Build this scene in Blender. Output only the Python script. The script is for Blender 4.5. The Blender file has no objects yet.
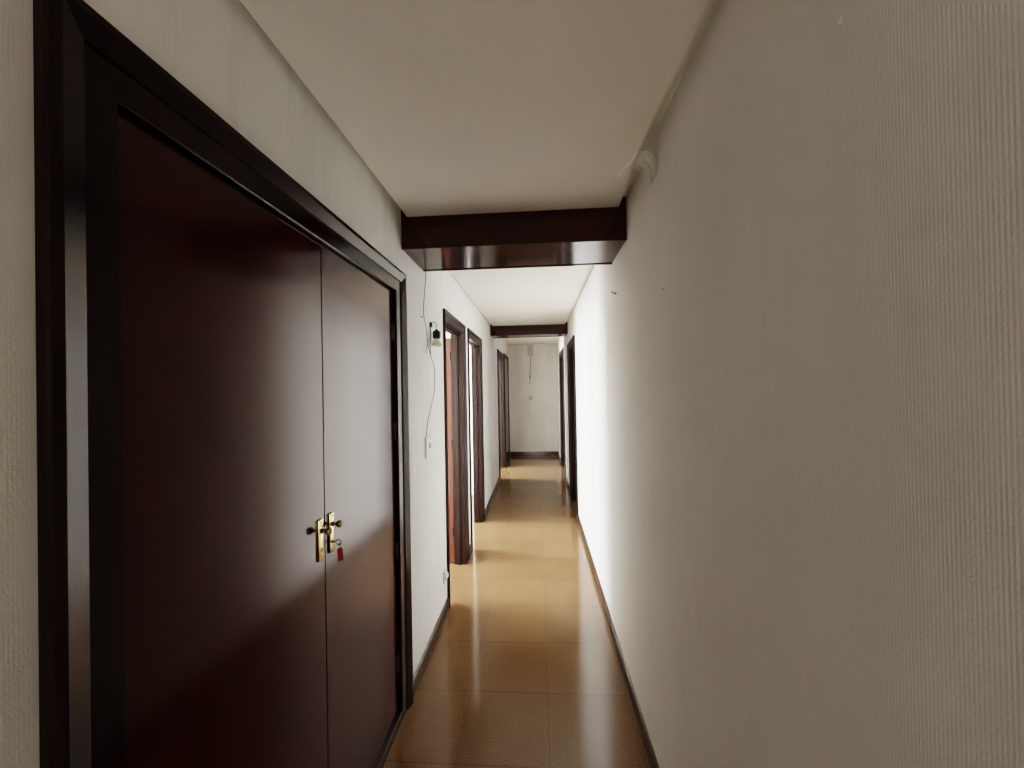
import bpy, bmesh, math, random
from mathutils import Vector, Matrix
random.seed(4)
C = bpy.context.scene.collection
XL, XR, YB, YE = -0.685, 0.454, -6.0, 9.03
ZC, ZG = 2.48, 2.53          # ceiling panel, recessed shadow gap
WT = 0.087                    # wall thickness

# ------------------------------------------------------------------ materials
def new_mat(name):
    m = bpy.data.materials.new(name); m.use_nodes = True
    nt = m.node_tree; b = nt.nodes['Principled BSDF']
    return m, nt, b
def N(nt, t, **kw):
    n = nt.nodes.new(t)
    for k, v in kw.items():
        if k in n.inputs: n.inputs[k].default_value = v
        else: setattr(n, k, v)
    return n
def mapped(nt, scale=(1, 1, 1), loc=(0, 0, 0)):
    g = N(nt, 'ShaderNodeNewGeometry'); mp = N(nt, 'ShaderNodeMapping')
    mp.inputs['Scale'].default_value = scale; mp.inputs['Location'].default_value = loc
    nt.links.new(g.outputs['Position'], mp.inputs['Vector'])
    return mp.outputs['Vector']
def ramp(nt, fac, stops):
    r = N(nt, 'ShaderNodeValToRGB'); e = r.color_ramp.elements
    while len(e) < len(stops): e.new(0.5)
    for i, (p, c) in enumerate(stops):
        e[i].position = p; e[i].color = (*c, 1)
    nt.links.new(fac, r.inputs['Fac']); return r.outputs['Color']
def mth(nt, op, a, b=None, c=None):
    n = N(nt, 'ShaderNodeMath', operation=op)
    for i, v in enumerate((a, b, c)):
        if v is None: continue
        if isinstance(v, (int, float)): n.inputs[i].default_value = v
        else: nt.links.new(v, n.inputs[i])
    return n.outputs[0]
def mixc(nt, f, a, b, mode='MIX'):
    n = N(nt, 'ShaderNodeMix', data_type='RGBA', blend_type=mode)
    for s, v in ((0, f), (6, a), (7, b)):
        if isinstance(v, (int, float)): n.inputs[s].default_value = v
        elif isinstance(v, tuple): n.inputs[s].default_value = (*v, 1)
        else: nt.links.new(v, n.inputs[s])
    return n.outputs[2]
def bump(nt, b, h, strength, dist):
    n = N(nt, 'ShaderNodeBump'); n.inputs['Strength'].default_value = strength; n.inputs['Distance'].default_value = dist
    nt.links.new(h, n.inputs['Height']); nt.links.new(n.outputs['Normal'], b.inputs['Normal'])

def wall_mat(name, col, ribs=0.0, blotch=0.06, grain=0.35, stain=0.0):
    m, nt, b = new_mat(name)
    big = N(nt, 'ShaderNodeTexNoise', Scale=1.0, Detail=4.0, Roughness=0.6)
    nt.links.new(mapped(nt, (3, 1.6, 0.8)), big.inputs['Vector'])
    dark = tuple(c * (1 - blotch * 2.2) for c in col); lite = tuple(min(1, c * (1 + blotch * .5)) for c in col)
    base = ramp(nt, big.outputs['Fac'], [(0.30, dark), (0.62, lite)])
    stn = N(nt, 'ShaderNodeTexNoise', Scale=1.0, Detail=5.0, Roughness=0.7)
    nt.links.new(mapped(nt, (14, 14, 1.1)), stn.inputs['Vector'])
    base = mixc(nt, 1.0, base, ramp(nt, stn.outputs['Fac'], [(0.34, (1 - stain,) * 3), (0.50, (1, 1, 1))]), 'MULTIPLY')
    fine = N(nt, 'ShaderNodeTexNoise', Scale=260.0, Detail=2.0)
    nt.links.new(mapped(nt), fine.inputs['Vector'])
    h = mth(nt, 'MULTIPLY', fine.outputs['Fac'], grain)
    if ribs > 0:
        sep = N(nt, 'ShaderNodeSeparateXYZ'); nt.links.new(mapped(nt), sep.inputs[0])
        wob = N(nt, 'ShaderNodeTexNoise', Scale=1.0, Detail=2.0)
        nt.links.new(mapped(nt, (1, 90, 3)), wob.inputs['Vector'])
        y = mth(nt, 'ADD', mth(nt, 'MULTIPLY', sep.outputs['Y'], 2 * math.pi / 0.0048), mth(nt, 'MULTIPLY', wob.outputs['Fac'], 1.0))
        s = mth(nt, 'MULTIPLY', mth(nt, 'SINE', y), ribs)
        patch = N(nt, 'ShaderNodeTexNoise', Scale=1.0, Detail=3.0)
        nt.links.new(mapped(nt, (2, 60, 9)), patch.inputs['Vector'])
        s = mth(nt, 'MULTIPLY', s, patch.outputs['Fac'])
        h = mth(nt, 'ADD', h, s)
        v = mth(nt, 'MULTIPLY_ADD', s, 0.05, 0.97)
        vm = N(nt, 'ShaderNodeVectorMath', operation='SCALE'); nt.links.new(base, vm.inputs[0]); nt.links.new(v, vm.inputs['Scale'])
        base = vm.outputs[0]
    nt.links.new(base, b.inputs['Base Color'])
    b.inputs['Roughness'].default_value = 0.75; b.inputs['Specular IOR Level'].default_value = 0.25
    bump(nt, b, h, 0.45, 0.0016)
    return m

def wood_mat(name, c0, c1, rough=0.2, ior=1.55, coat=0.0, axis='z', gr=0.35):
    m, nt, b = new_mat(name)
    s = {'z': (38, 38, 1.6), 'y': (38, 1.6, 38), 'x': (1.6, 38, 38)}[axis]
    n = N(nt, 'ShaderNodeTexNoise', Scale=1.0, Detail=5.0, Roughness=0.65, Distortion=0.6)
    nt.links.new(mapped(nt, s), n.inputs['Vector'])
    nt.links.new(ramp(nt, n.outputs['Fac'], [(0.35, c0), (0.68, c1)]), b.inputs['Base Color'])
    b.inputs['IOR'].default_value = ior; b.inputs['Specular Tint'].default_value = (1, .86, .80, 1)
    r2 = N(nt, 'ShaderNodeTexNoise', Scale=1.0, Detail=2.0)
    nt.links.new(mapped(nt, tuple(v * .25 for v in s)), r2.inputs['Vector'])
    nt.links.new(mth(nt, 'MULTIPLY_ADD', r2.outputs['Fac'], 0.10, rough - 0.05), b.inputs['Roughness'])
    b.inputs['Coat Weight'].default_value = coat; b.inputs['Coat Roughness'].default_value = rough * .6
    bump(nt, b, n.outputs['Fac'], gr, 0.0004)
    return m

def plain(name, col, rough=0.5, metal=0.0, **kw):
    m, nt, b = new_mat(name)
    n = N(nt, 'ShaderNodeTexNoise', Scale=60.0, Detail=3.0)
    nt.links.new(mapped(nt), n.inputs['Vector'])
    nt.links.new(ramp(nt, n.outputs['Fac'], [(0.3, tuple(c * .82 for c in col)), (0.7, col)]), b.inputs['Base Color'])
    b.inputs['Roughness'].default_value = rough; b.inputs['Metallic'].default_value = metal
    for k, v in kw.items(): b.inputs[k].default_value = v
    return m

def floor_mat():
    m, nt, b = new_mat('floor_tiles')
    sep = N(nt, 'ShaderNodeSeparateXYZ'); nt.links.new(mapped(nt), sep.inputs[0])
    def line(out, off, per, w):
        u = mth(nt, 'DIVIDE', mth(nt, 'SUBTRACT', out, off), per)
        d = mth(nt, 'ABSOLUTE', mth(nt, 'SUBTRACT', mth(nt, 'FRACT', mth(nt, 'ADD', u, 0.5)), 0.5))
        d = mth(nt, 'MULTIPLY', d, per)
        n = N(nt, 'ShaderNodeMapRange', clamp=True); n.inputs['From Min'].default_value = w * .6; n.inputs['From Max'].default_value = w * 1.5
        n.inputs['To Min'].default_value = 1; n.inputs['To Max'].default_value = 0
        nt.links.new(d, n.inputs['Value']); return n.outputs[0], mth(nt, 'FLOOR', u)
    ly, iy = line(sep.outputs['Y'], 2.044, 0.400, 0.0032); lx, ix = line(sep.outputs['X'], 0.022, 0.402, 0.0018)
    grout = mth(nt, 'MAXIMUM', ly, lx)
    cmb = N(nt, 'ShaderNodeCombineXYZ'); nt.links.new(ix, cmb.inputs[0]); nt.links.new(iy, cmb.inputs[1])
    wn = N(nt, 'ShaderNodeTexWhiteNoise', noise_dimensions='3D'); nt.links.new(cmb.outputs[0], wn.inputs['Vector'])
    sp = N(nt, 'ShaderNodeTexNoise', Scale=140.0, Detail=3.0, Roughness=0.7); nt.links.new(mapped(nt), sp.inputs['Vector'])
    cl = N(nt, 'ShaderNodeTexNoise', Scale=5.0, Detail=3.0); nt.links.new(mapped(nt), cl.inputs['Vector'])
    col = ramp(nt, sp.outputs['Fac'], [(0.32, FC0), (0.66, FC1)])
    v = mth(nt, 'ADD', mth(nt, 'MULTIPLY', wn.outputs['Value'], 0.14), mth(nt, 'MULTIPLY_ADD', cl.outputs['Fac'], 0.25, 0.80))
    vm = N(nt, 'ShaderNodeVectorMath', operation='SCALE'); nt.links.new(col, vm.inputs[0]); nt.links.new(v, vm.inputs['Scale'])
    nt.links.new(mixc(nt, mth(nt, 'MULTIPLY', grout, 0.30), vm.outputs[0], (0.018, 0.011, 0.006)), b.inputs['Base Color'])
    rr = mth(nt, 'ADD', mth(nt, 'MULTIPLY_ADD', cl.outputs['Fac'], 0.04, 0.11), mth(nt, 'MULTIPLY', grout, 0.05))
    nt.links.new(rr, b.inputs['Roughness']); b.inputs['IOR'].default_value = 1.5
    h = mth(nt, 'SUBTRACT', mth(nt, 'MULTIPLY', cl.outputs['Fac'], 0.12), grout)
    bump(nt, b, h, 0.15, 0.0006)
    return m
FC0, FC1 = (0.118, 0.066, 0.031), (0.220, 0.131, 0.068)

M = {}
M['wall_r'] = wall_mat('ribbed_wallpaper', (0.81, 0.795, 0.76), ribs=0.22, blotch=0.025, grain=0.5, stain=0.02)
M['wall_l'] = wall_mat('painted_wallpaper', (0.80, 0.787, 0.755), ribs=0.07, blotch=0.04, grain=0.5, stain=0.07)
M['wall_e'] = wall_mat('end_wall_plaster', (0.76, 0.72, 0.66), blotch=0.06)
M['room'] = wall_mat('side_room_plaster', (0.72, 0.71, 0.68), blotch=0.03)
M['ceil'] = wall_mat('ceiling_plaster', (0.80, 0.765, 0.70), blotch=0.012, grain=0.5)
M['floor'] = floor_mat()
M['frame'] = wood_mat('dark_varnished_frame', (0.006, 0.0008, 0.0006), (0.014, 0.002, 0.0015), 0.20, 1.42)
M['frame_x'] = wood_mat('dark_varnished_beam', (0.020, 0.0022, 0.0014), (0.028, 0.0032, 0.002), 0.13, 1.55, axis='x')
M['frame_y'] = wood_mat('dark_varnished_rail', (0.005, 0.001, 0.0008), (0.013, 0.003, 0.002), 0.22, 1.6, axis='y')
M['door'] = wood_mat('mahogany_cupboard_door', (0.036, 0.0024, 0.0012), (0.039, 0.0027, 0.0014), 0.15, 1.50, gr=0.04)
M['casing'] = wood_mat('brown_door_casing', (0.012, 0.0050, 0.0042), (0.015, 0.0064, 0.0053), 0.42, 1.42, gr=.02)
M['leaf'] = wood_mat('reddish_door_leaf', (0.100, 0.029, 0.019), (0.112, 0.034, 0.023), 0.3, 1.45, gr=.05)
M['base'] = wood_mat('dark_skirting', (0.030, 0.016, 0.009), (0.060, 0.034, 0.020), 0.3, 1.5, axis='y')
M['brass'] = plain('polished_brass', (0.86, 0.70, 0.36), 0.24, 1.0)
M['brass_d'] = plain('tarnished_brass', (0.30, 0.22, 0.10), 0.35, 1.0)
M['steel_d'] = plain('dark_hinge_metal', (0.035, 0.018, 0.014), 0.4, 0.6)
M['red'] = plain('red_plastic', (0.26, 0.028, 0.014), 0.5)
M['white'] = plain('white_plastic', (0.78, 0.77, 0.72), 0.4)
M['offwhite'] = plain('aged_white_plastic', (0.60, 0.59, 0.54), 0.45)
M['tape'] = plain('white_paper_tape', (0.90, 0.88, 0.82), 0.5)
M['grey'] = plain('grey_plastic', (0.22, 0.22, 0.20), 0.5)
M['black'] = plain('black_bakelite', (0.010, 0.010, 0.010), 0.35)
M['wire'] = plain('grey_cable_sheath', (0.20, 0.19, 0.17), 0.5)
M['hole'] = plain('painted_hole_shade', (0.006, 0.006, 0.006), 0.9)  # black colour painted in for the shade inside the cable hole
M['patch'] = wall_mat('grey_repair_patch', (0.56, 0.535, 0.485), blotch=0.12)
M['crack'] = plain('dark_crack_wire', (0.12, 0.085, 0.06), 0.8)
gm, gnt, gb = new_mat('frosted_bulb_glass')
gb.inputs['Base Color'].default_value = (0.80, 0.79, 0.72, 1); gb.inputs['Roughness'].default_value = 0.12; gb.inputs['Transmission Weight'].default_value = 0.35
M['glass'] = gm

# ------------------------------------------------------------------ mesh helpers
def obj(name, bm, mat, parent=None, smooth=False):
    bmesh.ops.recalc_face_normals(bm, faces=bm.faces)
    me = bpy.data.meshes.new(name); bm.to_mesh(me); bm.free()
    me.materials.append(M[mat])
    if smooth:
        me.shade_smooth()
        try: me.set_sharp_from_angle(angle=math.radians(38))
        except Exception: pass
    o = bpy.data.objects.new(name, me); C.objects.link(o)
    if parent: o.parent = parent
    return o
def box(bm, x0, x1, y0, y1, z0, z1, bev=0.0, seg=2):
    t = bmesh.new()
    vs = [t.verts.new((x, y, z)) for x in (x0, x1) for y in (y0, y1) for z in (z0, z1)]
    for f in ((0, 1, 3, 2), (4, 6, 7, 5), (0, 4, 5, 1), (2, 3, 7, 6), (0, 2, 6, 4), (1, 5, 7, 3)):
        t.faces.new([vs[i] for i in f])
    bmesh.ops.recalc_face_normals(t, faces=t.faces)
    if bev: bmesh.ops.bevel(t, geom=t.edges[:], offset=bev, segments=seg, profile=0.5, affect='EDGES')
    me = bpy.data.meshes.new('tmp'); t.to_mesh(me); t.free(); bm.from_mesh(me); bpy.data.meshes.remove(me)
    return bm
def bx(*a, **k): return box(bmesh.new(), *a, **k)
def lathe(bm, prof, origin, axis, seg=24):
    a = Vector(axis).normalized(); u = a.orthogonal().normalized(); v = a.cross(u); o = Vector(origin); rings = []
    for r, h in prof:
        if r < 1e-6: rings.append([bm.verts.new(o + a * h)]); continue
        rings.append([bm.verts.new(o + a * h + (u * math.cos(t) + v * math.sin(t)) * r) for t in [2 * math.pi * i / seg for i in range(seg)]])
    for A, B in zip(rings, rings[1:]):
        for i in range(seg):
            j = (i + 1) % seg
            if len(A) == 1 and len(B) == 1: continue
            if len(A) == 1: bm.faces.new((A[0], B[j], B[i]))
            elif len(B) == 1: bm.faces.new((A[i], A[j], B[0]))
            else: bm.faces.new((A[i], A[j], B[j], B[i]))
    return bm
def tube(bm, pts, r, seg=8):
    # Catmull-Rom smoothed tube
    P = [Vector(p) for p in pts]; Q = []
    for i in range(len(P) - 1):
        p0 = P[max(i - 1, 0)]; p1 = P[i]; p2 = P[i + 1]; p3 = P[min(i + 2, len(P) - 1)]
        for k in range(6):
            t = k / 6
            Q.append(0.5 * ((2 * p1) + (p2 - p0) * t + (2 * p0 - 5 * p1 + 4 * p2 - p3) * t * t + (3 * p1 - p0 - 3 * p2 + p3) * t ** 3))
    Q.append(P[-1]); rings = []
    for i, q in enumerate(Q):
        d = (Q[min(i + 1, len(Q) - 1)] - Q[max(i - 1, 0)]).normalized()
        u = d.cross(Vector((1, 0.01, 0))).normalized() if abs(d.x) < .9 else d.cross(Vector((0, 0, 1))).normalized(); v = d.cross(u)
        rings.append([bm.verts.new(q + (u * math.cos(t) + v * math.sin(t)) * r) for t in [2 * math.pi * k / seg for k in range(seg)]])
    for A, B in zip(rings, rings[1:]):
        for i in range(seg): bm.faces.new((A[i], A[(i + 1) % seg], B[(i + 1) % seg], B[i]))
    bm.faces.new(rings[0]); bm.faces.new(rings[-1][::-1]); return bm
def thing(name, label, cat, loc=(0, 0, 0), group=None):
    o = bpy.data.objects.new(name, None); C.objects.link(o); o.location = loc; o.empty_display_size = .1
    o['label'] = label; o['category'] = cat
    if group: o['group'] = group
    return o
def tag(o, label, cat, group=None):
    o['label'] = label; o['category'] = cat
    if group: o['group'] = group
    return o
def struct(name, bm, mat, parent=None, label=None, cat='room surface', smooth=False):
    o = obj(name, bm, mat, parent, smooth)
    o['kind'] = 'structure'
    if label: o['label'] = label; o['category'] = cat
    return o
def local(parent_loc, o):      # geometry was written in world space: shift the mesh under its Empty
    o.data.transform(Matrix.Translation(-Vector(parent_loc))); return o

# wall lying in an X plane, thickness from xa (visible side) to xb, openings (y0, y1, z0, z1)
def wall_y(xa, xb, y0, y1, z1, openings, bot=0.0):
    bm = bmesh.new()
    ys = sorted({y0, y1, *[v for o in openings for v in o[:2]]}); zs = sorted({bot, z1, *[v for o in openings for v in o[2:]]})
    def q(*p): bm.faces.new([bm.verts.new(v) for v in p])
    for a, b in zip(ys, ys[1:]):
        for c, d in zip(zs, zs[1:]):
            my, mz = (a + b) / 2, (c + d) / 2
            if any(o[0] < my < o[1] and o[2] < mz < o[3] for o in openings): continue
            for x in (xa, xb): q((x, a, c), (x, b, c), (x, b, d), (x, a, d))
    for o in openings:
        q((xa, o[0], o[2]), (xb, o[0], o[2]), (xb, o[0], o[3]), (xa, o[0], o[3]))
        q((xa, o[1], o[2]), (xb, o[1], o[2]), (xb, o[1], o[3]), (xa, o[1], o[3]))
        q((xa, o[0], o[3]), (xb, o[0], o[3]), (xb, o[1], o[3]), (xa, o[1], o[3]))
    q((xa, y0, bot), (xb, y0, bot), (xb, y0, z1), (xa, y0, z1)); q((xa, y1, bot), (xb, y1, bot), (xb, y1, z1), (xa, y1, z1))
    q((xa, y0, z1), (xb, y0, z1), (xb, y1, z1), (xa, y1, z1))
    bmesh.ops.remove_doubles(bm, verts=bm.verts, dist=1e-5)
    return bm

# mitred casing round an opening; profile = (inset from outer edge, stand-off from wall)
def casing(X, sgn, yo0, yo1, zo, prof):
    """sgn +1: stands off towards +X (left wall); -1: right wall"""
    bm = bmesh.new(); rows = []
    for (u, d) in prof:
        x = X + sgn * d
        rows.append([bm.verts.new(p) for p in ((x, yo0 + u, 0.0), (x, yo0 + u, zo - u), (x, yo1 - u, zo - u), (x, yo1 - u, 0.0))])
    n = len(prof)
    for i in range(n):
        A, B = rows[i], rows[(i + 1) % n]
        for k in range(3): bm.faces.new((A[k], A[k + 1], B[k + 1], B[k]))
    bm.faces.new([r[0] for r in rows]); bm.faces.new([r[3] for r in rows][::-1])
    return bm

# ------------------------------------------------------------------ openings
DL = [(2.845, 3.50, 2.095, 2.805, 3.625, 2.185), (3.835, 4.585, 2.10, 3.795, 4.70, 2.19), (6.80, 7.70, 2.16, 6.62, 7.80, 2.255)]
DR = [(4.79, 5.48, 2.11, 4.67, 5.72, 2.205), (6.84, 7.77, 2.17, 6.66, 7.88, 2.26)]
CUP = (0.56, 1.885, 2.115)

opl = [(CUP[0], CUP[1], 0.0, CUP[2])] + [(d[0] - .012, d[1] + .012, 0.0, d[2] + .012) for d in DL]
opr = [(d[0] - .012, d[1] + .012, 0.0, d[2] + .012) for d in DR]
struct('wall_left', wall_y(XL, XL - WT, YB, YE + .12, 2.66, opl), 'wall_l')
struct('wall_right', wall_y(XR, XR + WT, YB, YE + .12, 2.66, opr), 'wall_r')
struct('wall_end', bx(XL - .0, XR + .0, YE, YE + .12, 0, 2.66), 'wall_e')
struct('wall_back', bx(XL, XR, YB - .1, YB, 0, 2.66), 'wall_l')
struct('floor', bx(-4.2, 3.2, YB - .1, YE + .12, -0.10, 0), 'floor')

# ceiling: panels standing a few centimetres short of the walls, recess above
B1, B2, ZB = (1.945, 2.335), (5.70, 6.0), 2.315
cb = bmesh.new()
box(cb, XL, XR, YB, B2[0] + .1, ZG, ZG + .10)
def cove_panel(bm, y0, y1, z):
    xs = [XL + .034, XR - .038]; box(bm, xs[0], xs[1], y0, y1, z, ZG + .0005)
cove_panel(cb, YB, .55, ZC)
edge = [(.55, .416), (.95, .413), (1.25, .402), (1.45, .397), (1.62, .399), (1.66, .404), (1.78, .411), (B1[0], .416)]
lo = [cb.verts.new((XL + .034, y, ZC)) for y, _ in edge] + [cb.verts.new((x, y, ZC)) for y, x in edge[::-1]]
hi = [cb.verts.new((v.co.x, v.co.y, ZG + .0005)) for v in lo]
n = len(lo)
for i in range(len(edge) - 1):
    for L_ in (lo, hi): cb.faces.new((L_[i], L_[i + 1], L_[n - 2 - i], L_[n - 1 - i]))
for i in range(n): cb.faces.new((lo[i], lo[(i + 1) % n], hi[(i + 1) % n], hi[i]))
cove_panel(cb, B1[1], B2[0], 2.503)
box(cb, XL, XR, B2[0] + .1, YE, 2.575, 2.66)
struct('ceiling', cb, 'ceil')

# beams: box casings of dark varnished boards with a thin lower rim
def beam(n, y0, y1, z0, ztop, label):
    r = thing('ceiling_beam', label, 'ceiling beam', (0, (y0 + y1) / 2, z0))
    fb = bmesh.new()
    box(fb, XL + .002, XR - .002, y0, y0 + .018, z0 + .0, ztop, .0015); box(fb, XL + .002, XR - .002, y1 - .018, y1, z0 + .0, ztop, .0015)
    local(r.location, obj('side_board', fb, 'frame_x', r))
    sb = bx(XL + .003, XR - .003, y0 + .018, y1 - .018, z0 + .004, z0 + .020)
    local(r.location, obj('soffit_board', sb, 'frame_x', r))
    return r
beam(1, B1[0], B1[1], ZB, ZG, 'dark glossy wooden ceiling beam nearest the camera, just past the cupboard')
beam(2, B2[0], B2[1], 2.36, ZG, 'dark wooden ceiling beam farther down the corridor, near the end wall')

# ------------------------------------------------------------------ side rooms
def room(n, xa, xb, y0, y1, z1=2.6):
    s = 1 if xb > xa else -1
    bm = bmesh.new()
    box(bm, min(xb, xb + s * .08), max(xb, xb + s * .08), y0 - .04, y1 + .04, 0, z1)          # far
    a, b = min(xa, xb), max(xa, xb)
    box(bm, a, b, y0 - .04, y0, 0, z1); box(bm, a, b, y1, y1 + .04, 0, z1)
    struct('wall_' + n, bm, 'room')
    struct('ceiling_' + n, bx(a, b, y0 - .04, y1 + .04, z1, z1 + .06), 'room')
room('first_left_room', XL - WT, -3.6, 2.25, 3.66)
room('second_left_room', XL - WT, -3.6, 3.74, 5.75)
room('third_left_room', XL - WT, -3.6, 6.1, 8.6)
room('first_right_room', XR + WT, 2.9, 4.0, 6.35)
room('second_right_room', XR + WT, 2.9, 6.45, 8.9)

# ------------------------------------------------------------------ doors on the corridor
PROF = [(0, 0), (0, .016), (.003, .019), (.026, .019), (.032, .013), (.064, .009), (.068, .012), (.078, .012), (.080, .010), (.080, 0)]
def scaled(w): return [(u * w / .080, d) for u, d in PROF]
def door(n, side, d):
    y0, y1, zt, o0, o1, zo = d
    X, s = (XL, 1) if side == 'l' else (XR, -1)
    r = bpy.data.objects.new('door_%d' % n, None); C.objects.link(r); r['kind'] = 'structure'
    r.location = (X, (y0 + y1) / 2, 0)
    # asymmetric casing widths: build each leg by its own width
    prof = scaled(1.0)
    bm = bmesh.new(); rows = []
    wn, wf, wt = y0 - o0, o1 - y1, zo - zt
    for (u, dd) in prof:
        x = X + s * dd
        rows.append([bm.verts.new(p) for p in ((x, o0 + u * wn, 0), (x, o0 + u * wn, zo - u * wt), (x, o1 - u * wf, zo - u * wt), (x, o1 - u * wf, 0))])
    k = len(prof)
    for i in range(k):
        A, B = rows[i], rows[(i + 1) % k]
        for j in range(3): bm.faces.new((A[j], A[j + 1], B[j + 1], B[j]))
    bm.faces.new([q[0] for q in rows]); bm.faces.new([q[3] for q in rows][::-1])
    local(r.location, obj('casing', bm, 'casing', r))
    # jamb lining with a rebate
    jb = bmesh.new()
    xi, xo = X + s * .008, X - s * (WT + .012)
    a, b = min(xi, xo), max(xi, xo)
    box(jb, a, b, y0 - .011, y0 + .004, 0, zt, .001); box(jb, a, b, y1 - .004, y1 + .011, 0, zt, .001); box(jb, a, b, y0 - .011, y1 + .011, zt - .004, zt + .011, .001)
    xs0, xs1 = sorted((X - s * .035, X - s * .062))
    box(jb, xs0, xs1, y0 + .004, y0 + .016, 0, zt - .004, .002); box(jb, xs0, xs1, y1 - .016, y1 - .004, 0, zt - .004, .002); box(jb, xs0, xs1, y0 + .004, y1 - .004, zt - .016, zt - .004, .002)
    local(r.location, obj('jamb', jb, 'casing', r))
    return r
ds = []
for i, d in enumerate(DL): ds.append(door(i + 1, 'l', d))
for i, d in enumerate(DR): ds.append(door(i + 4, 'r', d))
# the leaf of the first door stands open inside its room, seen edge-on past the near jamb
d1 = ds[0]
lf = local(d1.location, obj('door_leaf', bx(-1.40, XL - WT - .014, 3.505, 3.54, .012, 2.055, .0015), 'leaf', d1))
lf['label'] = 'reddish brown door leaf standing open inside the room'
kb = lathe(bmesh.new(), [(0, -.001), (.026, 0), (.026, .004), (.010, .008), (.009, .03), (.020, .038), (.027, .050), (.022, .060), (0, .064)], (-1.34, 3.505, 1.02), (0, -1, 0))
local(d1.location, obj('door_knob', kb, 'brass_d', lf, True))
for z in (0.25, 1.05, 1.85):
    local(d1.location, obj('hinge', lathe(bmesh.new(), [(0, 0), (.006, 0), (.007, .004), (.007, .076), (.006, .08), (0, .08)], (XL - WT - .020, 3.497, z), (0, 0, 1), 12), 'steel_d', lf, True))

d3 = ds[2]
local(d3.location, obj('door_leaf', bx(-1.55, XL - WT - .014, 7.70, 7.735, .012, 2.12, .0015), 'casing', d3))

# the closed panel beside the end of the left wall: a dark frame against the end wall
cp = bpy.data.objects.new('door_6', None); C.objects.link(cp); cp['kind'] = 'structure'; cp.location = (XL, 8.45, 0)
local(cp.location, obj('casing', casing(XL, 1, 7.93, 8.99, 2.29, scaled(.08)), 'casing', cp))
pb = bx(XL + .0005, XL + .006, 8.008, 8.912, 0.004, 2.212); local(cp.location, obj('door_leaf', pb, 'frame', cp))

# ------------------------------------------------------------------ skirting
def skirt(x, s, y0, y1):
    bm = bmesh.new(); pr = [(0, 0), (.013, 0), (.013, .066), (.009, .074), (.003, .078), (0, .078)]
    A = [bm.verts.new((x + s * u, y0, z)) for u, z in pr]; B = [bm.verts.new((x + s * u, y1, z)) for u, z in pr]
    for i in range(len(pr)):
        j = (i + 1) % len(pr); bm.faces.new((A[i], A[j], B[j], B[i]))
    bm.faces.new(A); bm.faces.new(B[::-1]); return bm
def merge(parts):
    out = bmesh.new()
    for p in parts:
        me = bpy.data.meshes.new('t'); p.to_mesh(me); p.free(); out.from_mesh(me); bpy.data.meshes.remove(me)
    return out
struct('baseboard_left', merge([skirt(XL, 1, a, b) for a, b in ((YB, .487), (1.968, 2.804), (3.626, 3.794), (4.701, 6.619), (7.801, 7.929))]), 'base')
struct('baseboard_right', merge([skirt(XR, -1, a, b) for a, b in ((YB, 4.669), (5.721, 6.659), (7.881, YE))]), 'base')
struct('baseboard_end', bx(XL + .02, XR - .013, YE - .014, YE, 0, .095, .002), 'frame_x')

# ------------------------------------------------------------------ built-in cupboard
XD = -0.700
w = thing('built_in_cupboard', 'dark mahogany double door built-in cupboard with a heavy moulded frame on the left wall', 'cupboard', (XL, 1.226, 0))
W = w.location
cprof = [(0, 0), (0, .014), (.002, .020), (.005, .022), (.017, .022), (.020, .021), (.052, .011), (.054, .006), (.105, .004), (.108, .001), (.108, -.030), (.060, -.030), (.060, 0)]
fr = casing(XL, 1, 0.488, 1.962, 2.190, cprof)
local(W, obj('door_frame', fr, 'frame', w, False))
pl = bmesh.new(); box(pl, XD - .02, XL + .004, .597, 1.853, 0, .044, .003)
local(W, obj('plinth', pl, 'frame_y', w))
body = bmesh.new()
box(body, -1.25, -1.23, .565, 1.88, 0, 2.11); box(body, -1.23, XD - .045, .565, .585, 0, 2.11); box(body, -1.23, XD - .045, 1.86, 1.88, 0, 2.11); box(body, -1.23, XD - .045, .585, 1.86, 2.09, 2.11)
local(W, obj('cupboard_body', body, 'frame', w))
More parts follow.
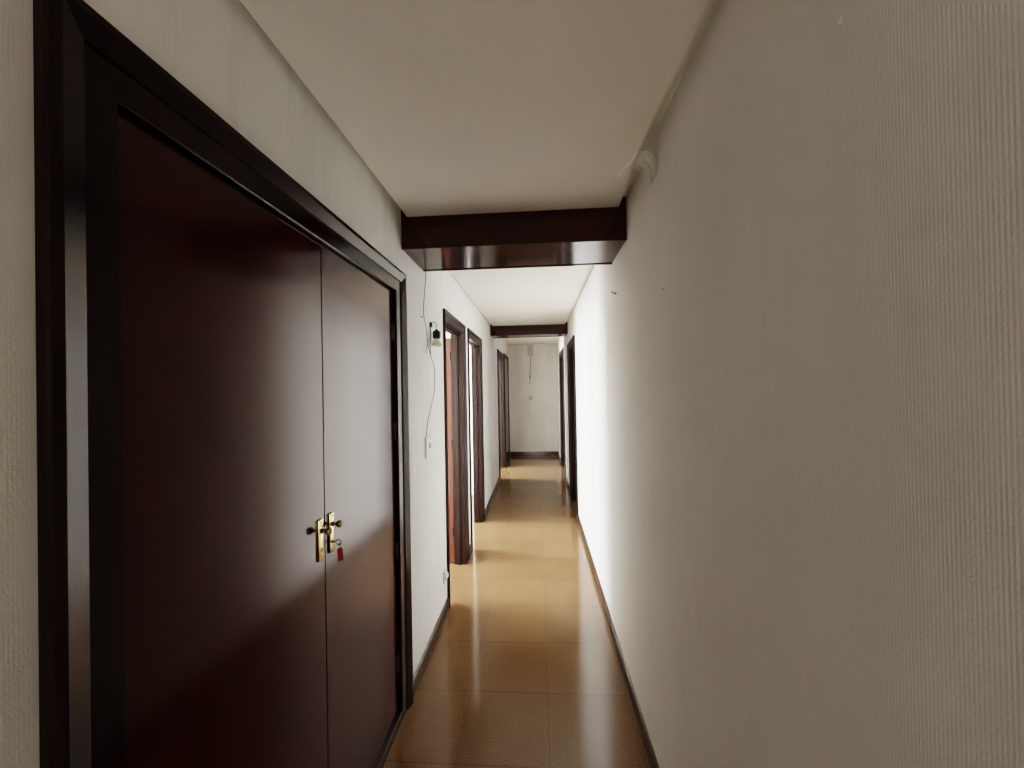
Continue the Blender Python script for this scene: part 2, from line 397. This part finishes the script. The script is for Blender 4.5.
def cup_door(y0, y1, knob_y, hinge_y, plate, zp, key):
    d = local(W, obj('cupboard_door', bx(XD - .022, XD, y0, y1, .050, 2.079, .0016), 'door', w))
    pz0, pz1 = 1.060, 1.190
    pm = bmesh.new(); box(pm, XD, XD + .007, plate[0], plate[1], pz0, pz1, .0022)
    p = local(W, obj('lock_plate', pm, 'brass', d, True))
    for z in (pz0 + .009, pz1 - .009):
        sc = lathe(bmesh.new(), [(0, 0), (.0032, 0), (.0026, .0014), (0, .0018)], (XD + .0068, (plate[0] + plate[1]) / 2, z), (1, 0, 0), 10)
        local(W, obj('screw', sc, 'brass_d', d, True))
    kc = (plate[0] + plate[1]) / 2
    kn = lathe(bmesh.new(), [(0, 0), (.0085, 0), (.0085, .003), (.0045, .006), (.0040, .010), (.0070, .014), (.0110, .019), (.0125, .025), (.0105, .030), (.005, .0325), (0, .033)], (XD + .007, kc, 1.154), (1, 0, 0), 24)
    local(W, obj('knob', kn, 'brass_d', d, True))
    eb = lathe(bmesh.new(), [(0, 0), (.0065, 0), (.0055, .002), (.003, .0025), (0, .0022)], (XD + .007, kc, 1.095), (1, 0, 0), 16)
    local(W, obj('keyhole_collar', eb, 'brass_d', d, True))
    for z in ((.24, .78, 1.36, 1.84) if key else ()):
        hb = bmesh.new()
        lathe(hb, [(0, -.004), (.004, -.003), (.0055, 0), (.0055, .075), (.004, .078), (0, .079)], (XD + .006, hinge_y, z), (0, 0, 1), 14)
        lathe(hb, [(.0062, .024), (.0062, .026)], (XD + .006, hinge_y, z), (0, 0, 1), 14); lathe(hb, [(.0062, .049), (.0062, .051)], (XD + .006, hinge_y, z), (0, 0, 1), 14)
        s = 1 if hinge_y > knob_y else -1
        box(hb, XD, XD + .002, min(hinge_y, hinge_y - s * .014), max(hinge_y, hinge_y - s * .014), z, z + .075)
        local(W, obj('hinge', hb, 'steel_d', d, True))
    return d
cup_door(.600, 1.2235, 1.20, .606, (1.181, 1.207), 0, False)
cup_door(1.2265, 1.850, 1.26, 1.842, (1.246, 1.272), 0, True)
# meeting strip between the two doors (dark line)
# key with a red tag hanging from the right-hand lock
ky = 1.259
k = thing('key', 'small brass key in the right cupboard lock carrying a red tag', 'key', (XD + .009, ky, 1.095))
kb = bmesh.new(); tube(kb, [(XD + .009, ky, 1.095), (XD + .014, ky, 1.095), (XD + .019, ky, 1.0945)], .0022)
ring = [(XD + .027 + .009 * math.cos(a), ky, 1.093 + .008 * math.sin(a)) for a in [2 * math.pi * i / 12 for i in range(13)]]
tube(kb, ring, .0022)
local(k.location, obj('shank', kb, 'brass_d', k, True))
rg = bmesh.new(); tube(rg, [(XD + .030, ky + .006 * math.sin(a), 1.079 + .009 * math.cos(a)) for a in [2 * math.pi * i / 10 for i in range(11)]], .0009, 6)
local(k.location, obj('split_ring', rg, 'brass_d', k, True))
tg = bmesh.new(); box(tg, -.0013, .0013, -.009, .009, -.044, 0, .0012)
bmesh.ops.rotate(tg, verts=tg.verts, cent=(0, 0, 0), matrix=Matrix.Rotation(math.radians(-42), 3, 'Z') @ Matrix.Rotation(math.radians(5), 3, 'X'))
bmesh.ops.translate(tg, verts=tg.verts, vec=(XD + .030, ky + .001, 1.073))
local(k.location, obj('tag', tg, 'red', k))['label'] = 'red key tag'

# ------------------------------------------------------------------ wiring on the left wall
F = XL + .004
def wl(y, z, d=0.0): return (F + d, y, z)
cab = tube(bmesh.new(), [wl(2.374, 2.345), wl(2.372, 2.318), wl(2.355, 2.24), wl(2.322, 2.14), wl(2.311, 2.066), wl(2.325, 2.02), wl(2.364, 1.97), wl(2.380, 1.92), wl(2.405, 1.86), wl(2.449, 1.81), wl(2.520, 1.76), wl(2.543, 1.70), wl(2.534, 1.62), wl(2.506, 1.56), wl(2.43, 1.47), wl(2.364, 1.40), wl(2.335, 1.35), wl(2.330, 1.305)], .0022)
tag(obj('cable', cab, 'wire', None, True), 'thin grey cable running down the left wall from the beam to the small switch', 'cable')
st = tube(bmesh.new(), [wl(2.392, 1.905, .002), wl(2.36, 1.875, .008), wl(2.325, 1.84, .010), wl(2.305, 1.815, .012)], .0032)
tag(obj('cable_stub', st, 'crack', None, True), 'short dark cut cable end sticking out beside the hanging lampholder', 'cable')
jb = thing('junction_hole', 'small round dark cable outlet in the left wall above the black lampholder', 'cable outlet', (XL, 2.461, 2.010))
local(jb.location, obj('rim', lathe(bmesh.new(), [(.021, 0), (.022, .002), (.018, .004), (.014, .003), (.014, .0005), (.021, 0)], (XL + .0005, 2.461, 2.010), (1, 0, 0)), 'grey', jb, True))
local(jb.location, obj('hole_shade_plug', lathe(bmesh.new(), [(0, .012), (.014, .012), (.0165, .009), (.0165, .0004), (0, .0004)], (XL + .0005, 2.461, 2.010), (1, 0, 0)), 'hole', jb))  # solid raised plug; its black colour stands in for shade in the hole
lh = thing('hanging_lampholder', 'black lampholder with a pale bulb hanging from a short wire on the left wall', 'lampholder', (XL + .03, 2.50, 1.99))
wp = [(XL + .003, 2.461, 2.012), (XL + .014, 2.470, 2.028), (XL + .030, 2.480, 2.026), (XL + .036, 2.486, 2.006), (XL + .036, 2.485, 1.982)]
local(lh.location, obj('wire', tube(bmesh.new(), wp, .0022), 'wire', lh, True))
local(lh.location, obj('socket', lathe(bmesh.new(), [(0, 0), (.007, 0), (.012, -.006), (.022, -.014), (.026, -.024), (.026, -.050), (.0235, -.053), (.0235, -.060), (.020, -.062), (0, -.060)], (XL + .036, 2.485, 1.983), (0, 0, 1)), 'black', lh, True))
local(lh.location, obj('bulb', lathe(bmesh.new(), [(0, 0), (.014, 0), (.016, -.006), (.021, -.018), (.030, -.032), (.034, -.040), (.033, -.046), (.020, -.052), (0, -.054)], (XL + .036, 2.485, 1.922), (0, 0, 1)), 'glass', lh, True))
# second thin line from the hole down to the switch cable
lw = tube(bmesh.new(), [wl(2.461, 1.994), wl(2.456, 1.93), wl(2.450, 1.86), wl(2.448, 1.812)], .0018)
tag(obj('thin_wire', lw, 'wire', None, True), 'thin straight wire between the round cable outlet and the long cable', 'wire')
sw = thing('wall_switch', 'small white wall switch at the lower end of the long grey cable', 'light switch', (XL, 2.345, 1.24))
local(sw.location, obj('housing', bx(XL, XL + .014, 2.300, 2.392, 1.176, 1.306, .004), 'white', sw, True))
local(sw.location, obj('rocker', bx(XL + .013, XL + .018, 2.352, 2.376, 1.232, 1.262, .003), 'grey', sw, True))['label'] = 'grey switch button'
so = thing('cable_socket', 'small rounded white socket low on the left wall beside the first doorway', 'socket', (XL, 2.715, .272))
local(so.location, obj('face_plate', bx(XL, XL + .008, 2.680, 2.752, .232, .316, .004), 'offwhite', so, True))
local(so.location, obj('plug_body', lathe(bmesh.new(), [(0, 0), (.026, 0), (.027, .006), (.022, .016), (.012, .022), (0, .022)], (XL + .008, 2.716, .278), (1, 0, 0)), 'white', so, True))
nl = lathe(bmesh.new(), [(0, 0), (.0022, 0), (.0022, .012), (.006, .013), (.006, .015), (0, .016)], (XL - .003, 2.256, 2.024), (1, 0, 0), 10)
tag(obj('nail', nl, 'steel_d', None, True), 'small nail in the left wall beside the upper part of the long cable', 'nail')

# ------------------------------------------------------------------ marks on the right wall
def hook(y, z, label, mat='grey', s=1.0):
    bm = bmesh.new(); lathe(bm, [(0, 0), (.006 * s, 0), (.006 * s, .002), (.002 * s, .003), (0, .003)], (XR, y, z), (-1, 0, 0), 12)
    tube(bm, [(XR - .002, y, z), (XR - .010 * s, y, z - .001), (XR - .015 * s, y + .002, z + .004 * s), (XR - .016 * s, y + .008, z + .010 * s)], .0018 * s, 6)
    tag(obj('wall_hook', bm, mat, None, True), label, 'hook')
hook(2.24, 2.123, 'bent nail hook on the right wall just beyond the nearest beam', 'crack', 1.3)
hook(3.64, 2.160, 'tiny nail hook on the right wall toward the first right doorway', 'grey')
hook(1.411, 1.938, 'tiny grey nail on the right wall before the nearest beam', 'wire', .35)
pa = bmesh.new()
vs = []
for i in range(7):
    for j in range(4):
        t, q = i / 6, j / 3
        vs.append(pa.verts.new((XR + .001 - .005 * math.sin(q * 2.2) * (.4 + .6 * t), .594 + .009 * t + .002 * q, 2.130 + .007 * q - .006 * math.sin(t * 3.1))))
for i in range(6):
    for j in range(3): pa.faces.new((vs[i * 4 + j], vs[i * 4 + j + 1], vs[(i + 1) * 4 + j + 1], vs[(i + 1) * 4 + j]))
tag(obj('wallpaper_flake', pa, 'wall_r', None, True), 'small curled flake of peeling wallpaper high on the right wall near the camera', 'wallpaper flake')

# torn plaster and tape at the ceiling corner before the first beam
tp = bmesh.new(); rows = []
for i in range(13):
    t = i / 12; row = []
    for j in range(9):
        q = j / 8
        yy = 1.435 + .115 * t + .012 * math.sin(6 * q) * (t - .5)
        pw, pc = Vector((XR - .002, yy - .01, 2.372 + .006 * math.sin(5 * t))), Vector((XR - .050 - .010 * t, yy + .05, ZC - .004))
        k = Vector((XR - .012, yy, ZC - .030))
        p = pc * (1 - q) ** 2 + k * 2 * q * (1 - q) + pw * q * q
        p.x -= .0025 * math.sin(t * 19)
        row.append(tp.verts.new(p))
    rows.append(row)
for A, B in zip(rows, rows[1:]):
    for j in range(8): tp.faces.new((A[j], A[j + 1], B[j + 1], B[j]))
bmesh.ops.solidify(tp, geom=tp.faces[:], thickness=.0015)
tag(obj('torn_tape', tp, 'tape', None, True), 'crumpled white strip of tape across the ceiling corner of the right wall before the beam', 'tape')
tl = bmesh.new(); pts = [(XR - .060, 1.50), (XR - .080, 1.56), (XR - .112, 1.66), (XR - .100, 1.68), (XR - .066, 1.665), (XR - .058, 1.62)]
f = tl.faces.new([tl.verts.new((x, y, ZC - .004)) for x, y in pts]); e = bmesh.ops.extrude_face_region(tl, geom=[f])
bmesh.ops.translate(tl, verts=[v for v in e['geom'] if isinstance(v, bmesh.types.BMVert)], vec=(0, 0, .0035))
tag(obj('plaster_flake', tl, 'tape', None), 'small pale plaster flake on the ceiling edge beside the crumpled tape', 'plaster flake')

# ------------------------------------------------------------------ end wall details
pp = thing('wall_plate', 'faded grey rectangular plate high in the middle of the end wall', 'wall plate', (-.155, YE, 2.45))
local(pp.location, obj('backing', bx(-.225, -.090, YE - .004, YE, 2.31, 2.56, .002), 'patch', pp))
local(pp.location, obj('cover', bx(-.195, -.120, YE - .010, YE - .004, 2.34, 2.54, .003), 'patch', pp))
ec = tube(bmesh.new(), [(-.150, YE - .006, 2.315), (-.152, YE - .008, 2.18), (-.165, YE - .012, 2.02), (-.172, YE - .014, 1.88), (-.176, YE - .012, 1.74), (-.182, YE - .008, 1.66)], .0055)
lathe(ec, [(0, .05), (.010, .03), (.014, 0), (.010, -.03), (0, -.05)], (-.174, YE - .012, 1.83), (0, 0, 1), 10)
tag(obj('hanging_wire', ec, 'crack', None, True), 'brown wire with a knot hanging below the grey plate on the end wall', 'wire')
tag(obj('smudge_disc', lathe(bmesh.new(), [(0, 0), (.055, 0), (.055, .006), (.050, .009), (0, .009)], (-.160, YE + .002, 1.34), (0, -1, 0)), 'patch', None, True), 'faint round grey smudge at mid height on the end wall', 'wall plate')  # thin disc added to stand in for a faint smudge on the plaster

# ------------------------------------------------------------------ lights
def area(name, loc, rot, sx, sy, power, col, spread=180):
    l = bpy.data.lights.new(name, 'AREA'); l.shape = 'RECTANGLE'; l.size = sx; l.size_y = sy; l.energy = power; l.color = col
    l.spread = math.radians(spread)
    o = bpy.data.objects.new(name, l); C.objects.link(o); o.location = loc; o.rotation_euler = rot; return o
R90 = math.pi / 2
DAY = (0.90, 0.96, 1.0)
area('window_light', (-3.5, 3.03, 1.45), (0, -R90, 0), 1.5, 1.15, 420, DAY)
area('window_light', (-3.5, 4.45, 1.45), (0, -R90, 0), 1.5, .8, 480, DAY)
area('window_light', (-3.5, 7.20, 1.45), (0, -R90, 0), 1.4, .8, 650, DAY)
area('hall_light', (-.1, -5.7, 1.5), (R90 + math.radians(20), 0, 0), 1.0, 1.9, 88, (1.0, .965, .92))

wd = bpy.data.worlds.new('world'); bpy.context.scene.world = wd; wd.use_nodes = True
wd.node_tree.nodes['Background'].inputs[0].default_value = (0.9, 0.93, 1, 1); wd.node_tree.nodes['Background'].inputs[1].default_value = 0.0

# ------------------------------------------------------------------ camera
f_px, yaw, pitch, roll = 388.6, .0659, .0076, .0182
cy, sy = math.cos(yaw), math.sin(yaw); cp_, sp_ = math.cos(pitch), math.sin(pitch); c, s = math.cos(roll), math.sin(roll)
fwd = Vector((-sy, cy, 0)); rt = Vector((cy, sy, 0)); up = Vector((0, 0, 1))
f2 = fwd * cp_ + up * sp_; u2 = up * cp_ - fwd * sp_
r3 = rt * c - u2 * s; u3 = u2 * c + rt * s
cam = bpy.data.cameras.new('camera'); co = bpy.data.objects.new('camera', cam); C.objects.link(co)
m = Matrix((r3, u3, -f2)).transposed().to_4x4(); m.translation = Vector((0, 0, 1.6)); co.matrix_world = m
cam.sensor_width = 36; cam.lens = f_px / 1024 * 36; cam.clip_start = .02
bpy.context.scene.camera = co
sc = bpy.context.scene
sc.view_settings.view_transform = 'Filmic'; sc.view_settings.look = 'High Contrast'; sc.view_settings.exposure = 0.06
sc.cycles.max_bounces = 14; sc.cycles.diffuse_bounces = 8; sc.cycles.glossy_bounces = 6
sc.cycles.use_denoising = True
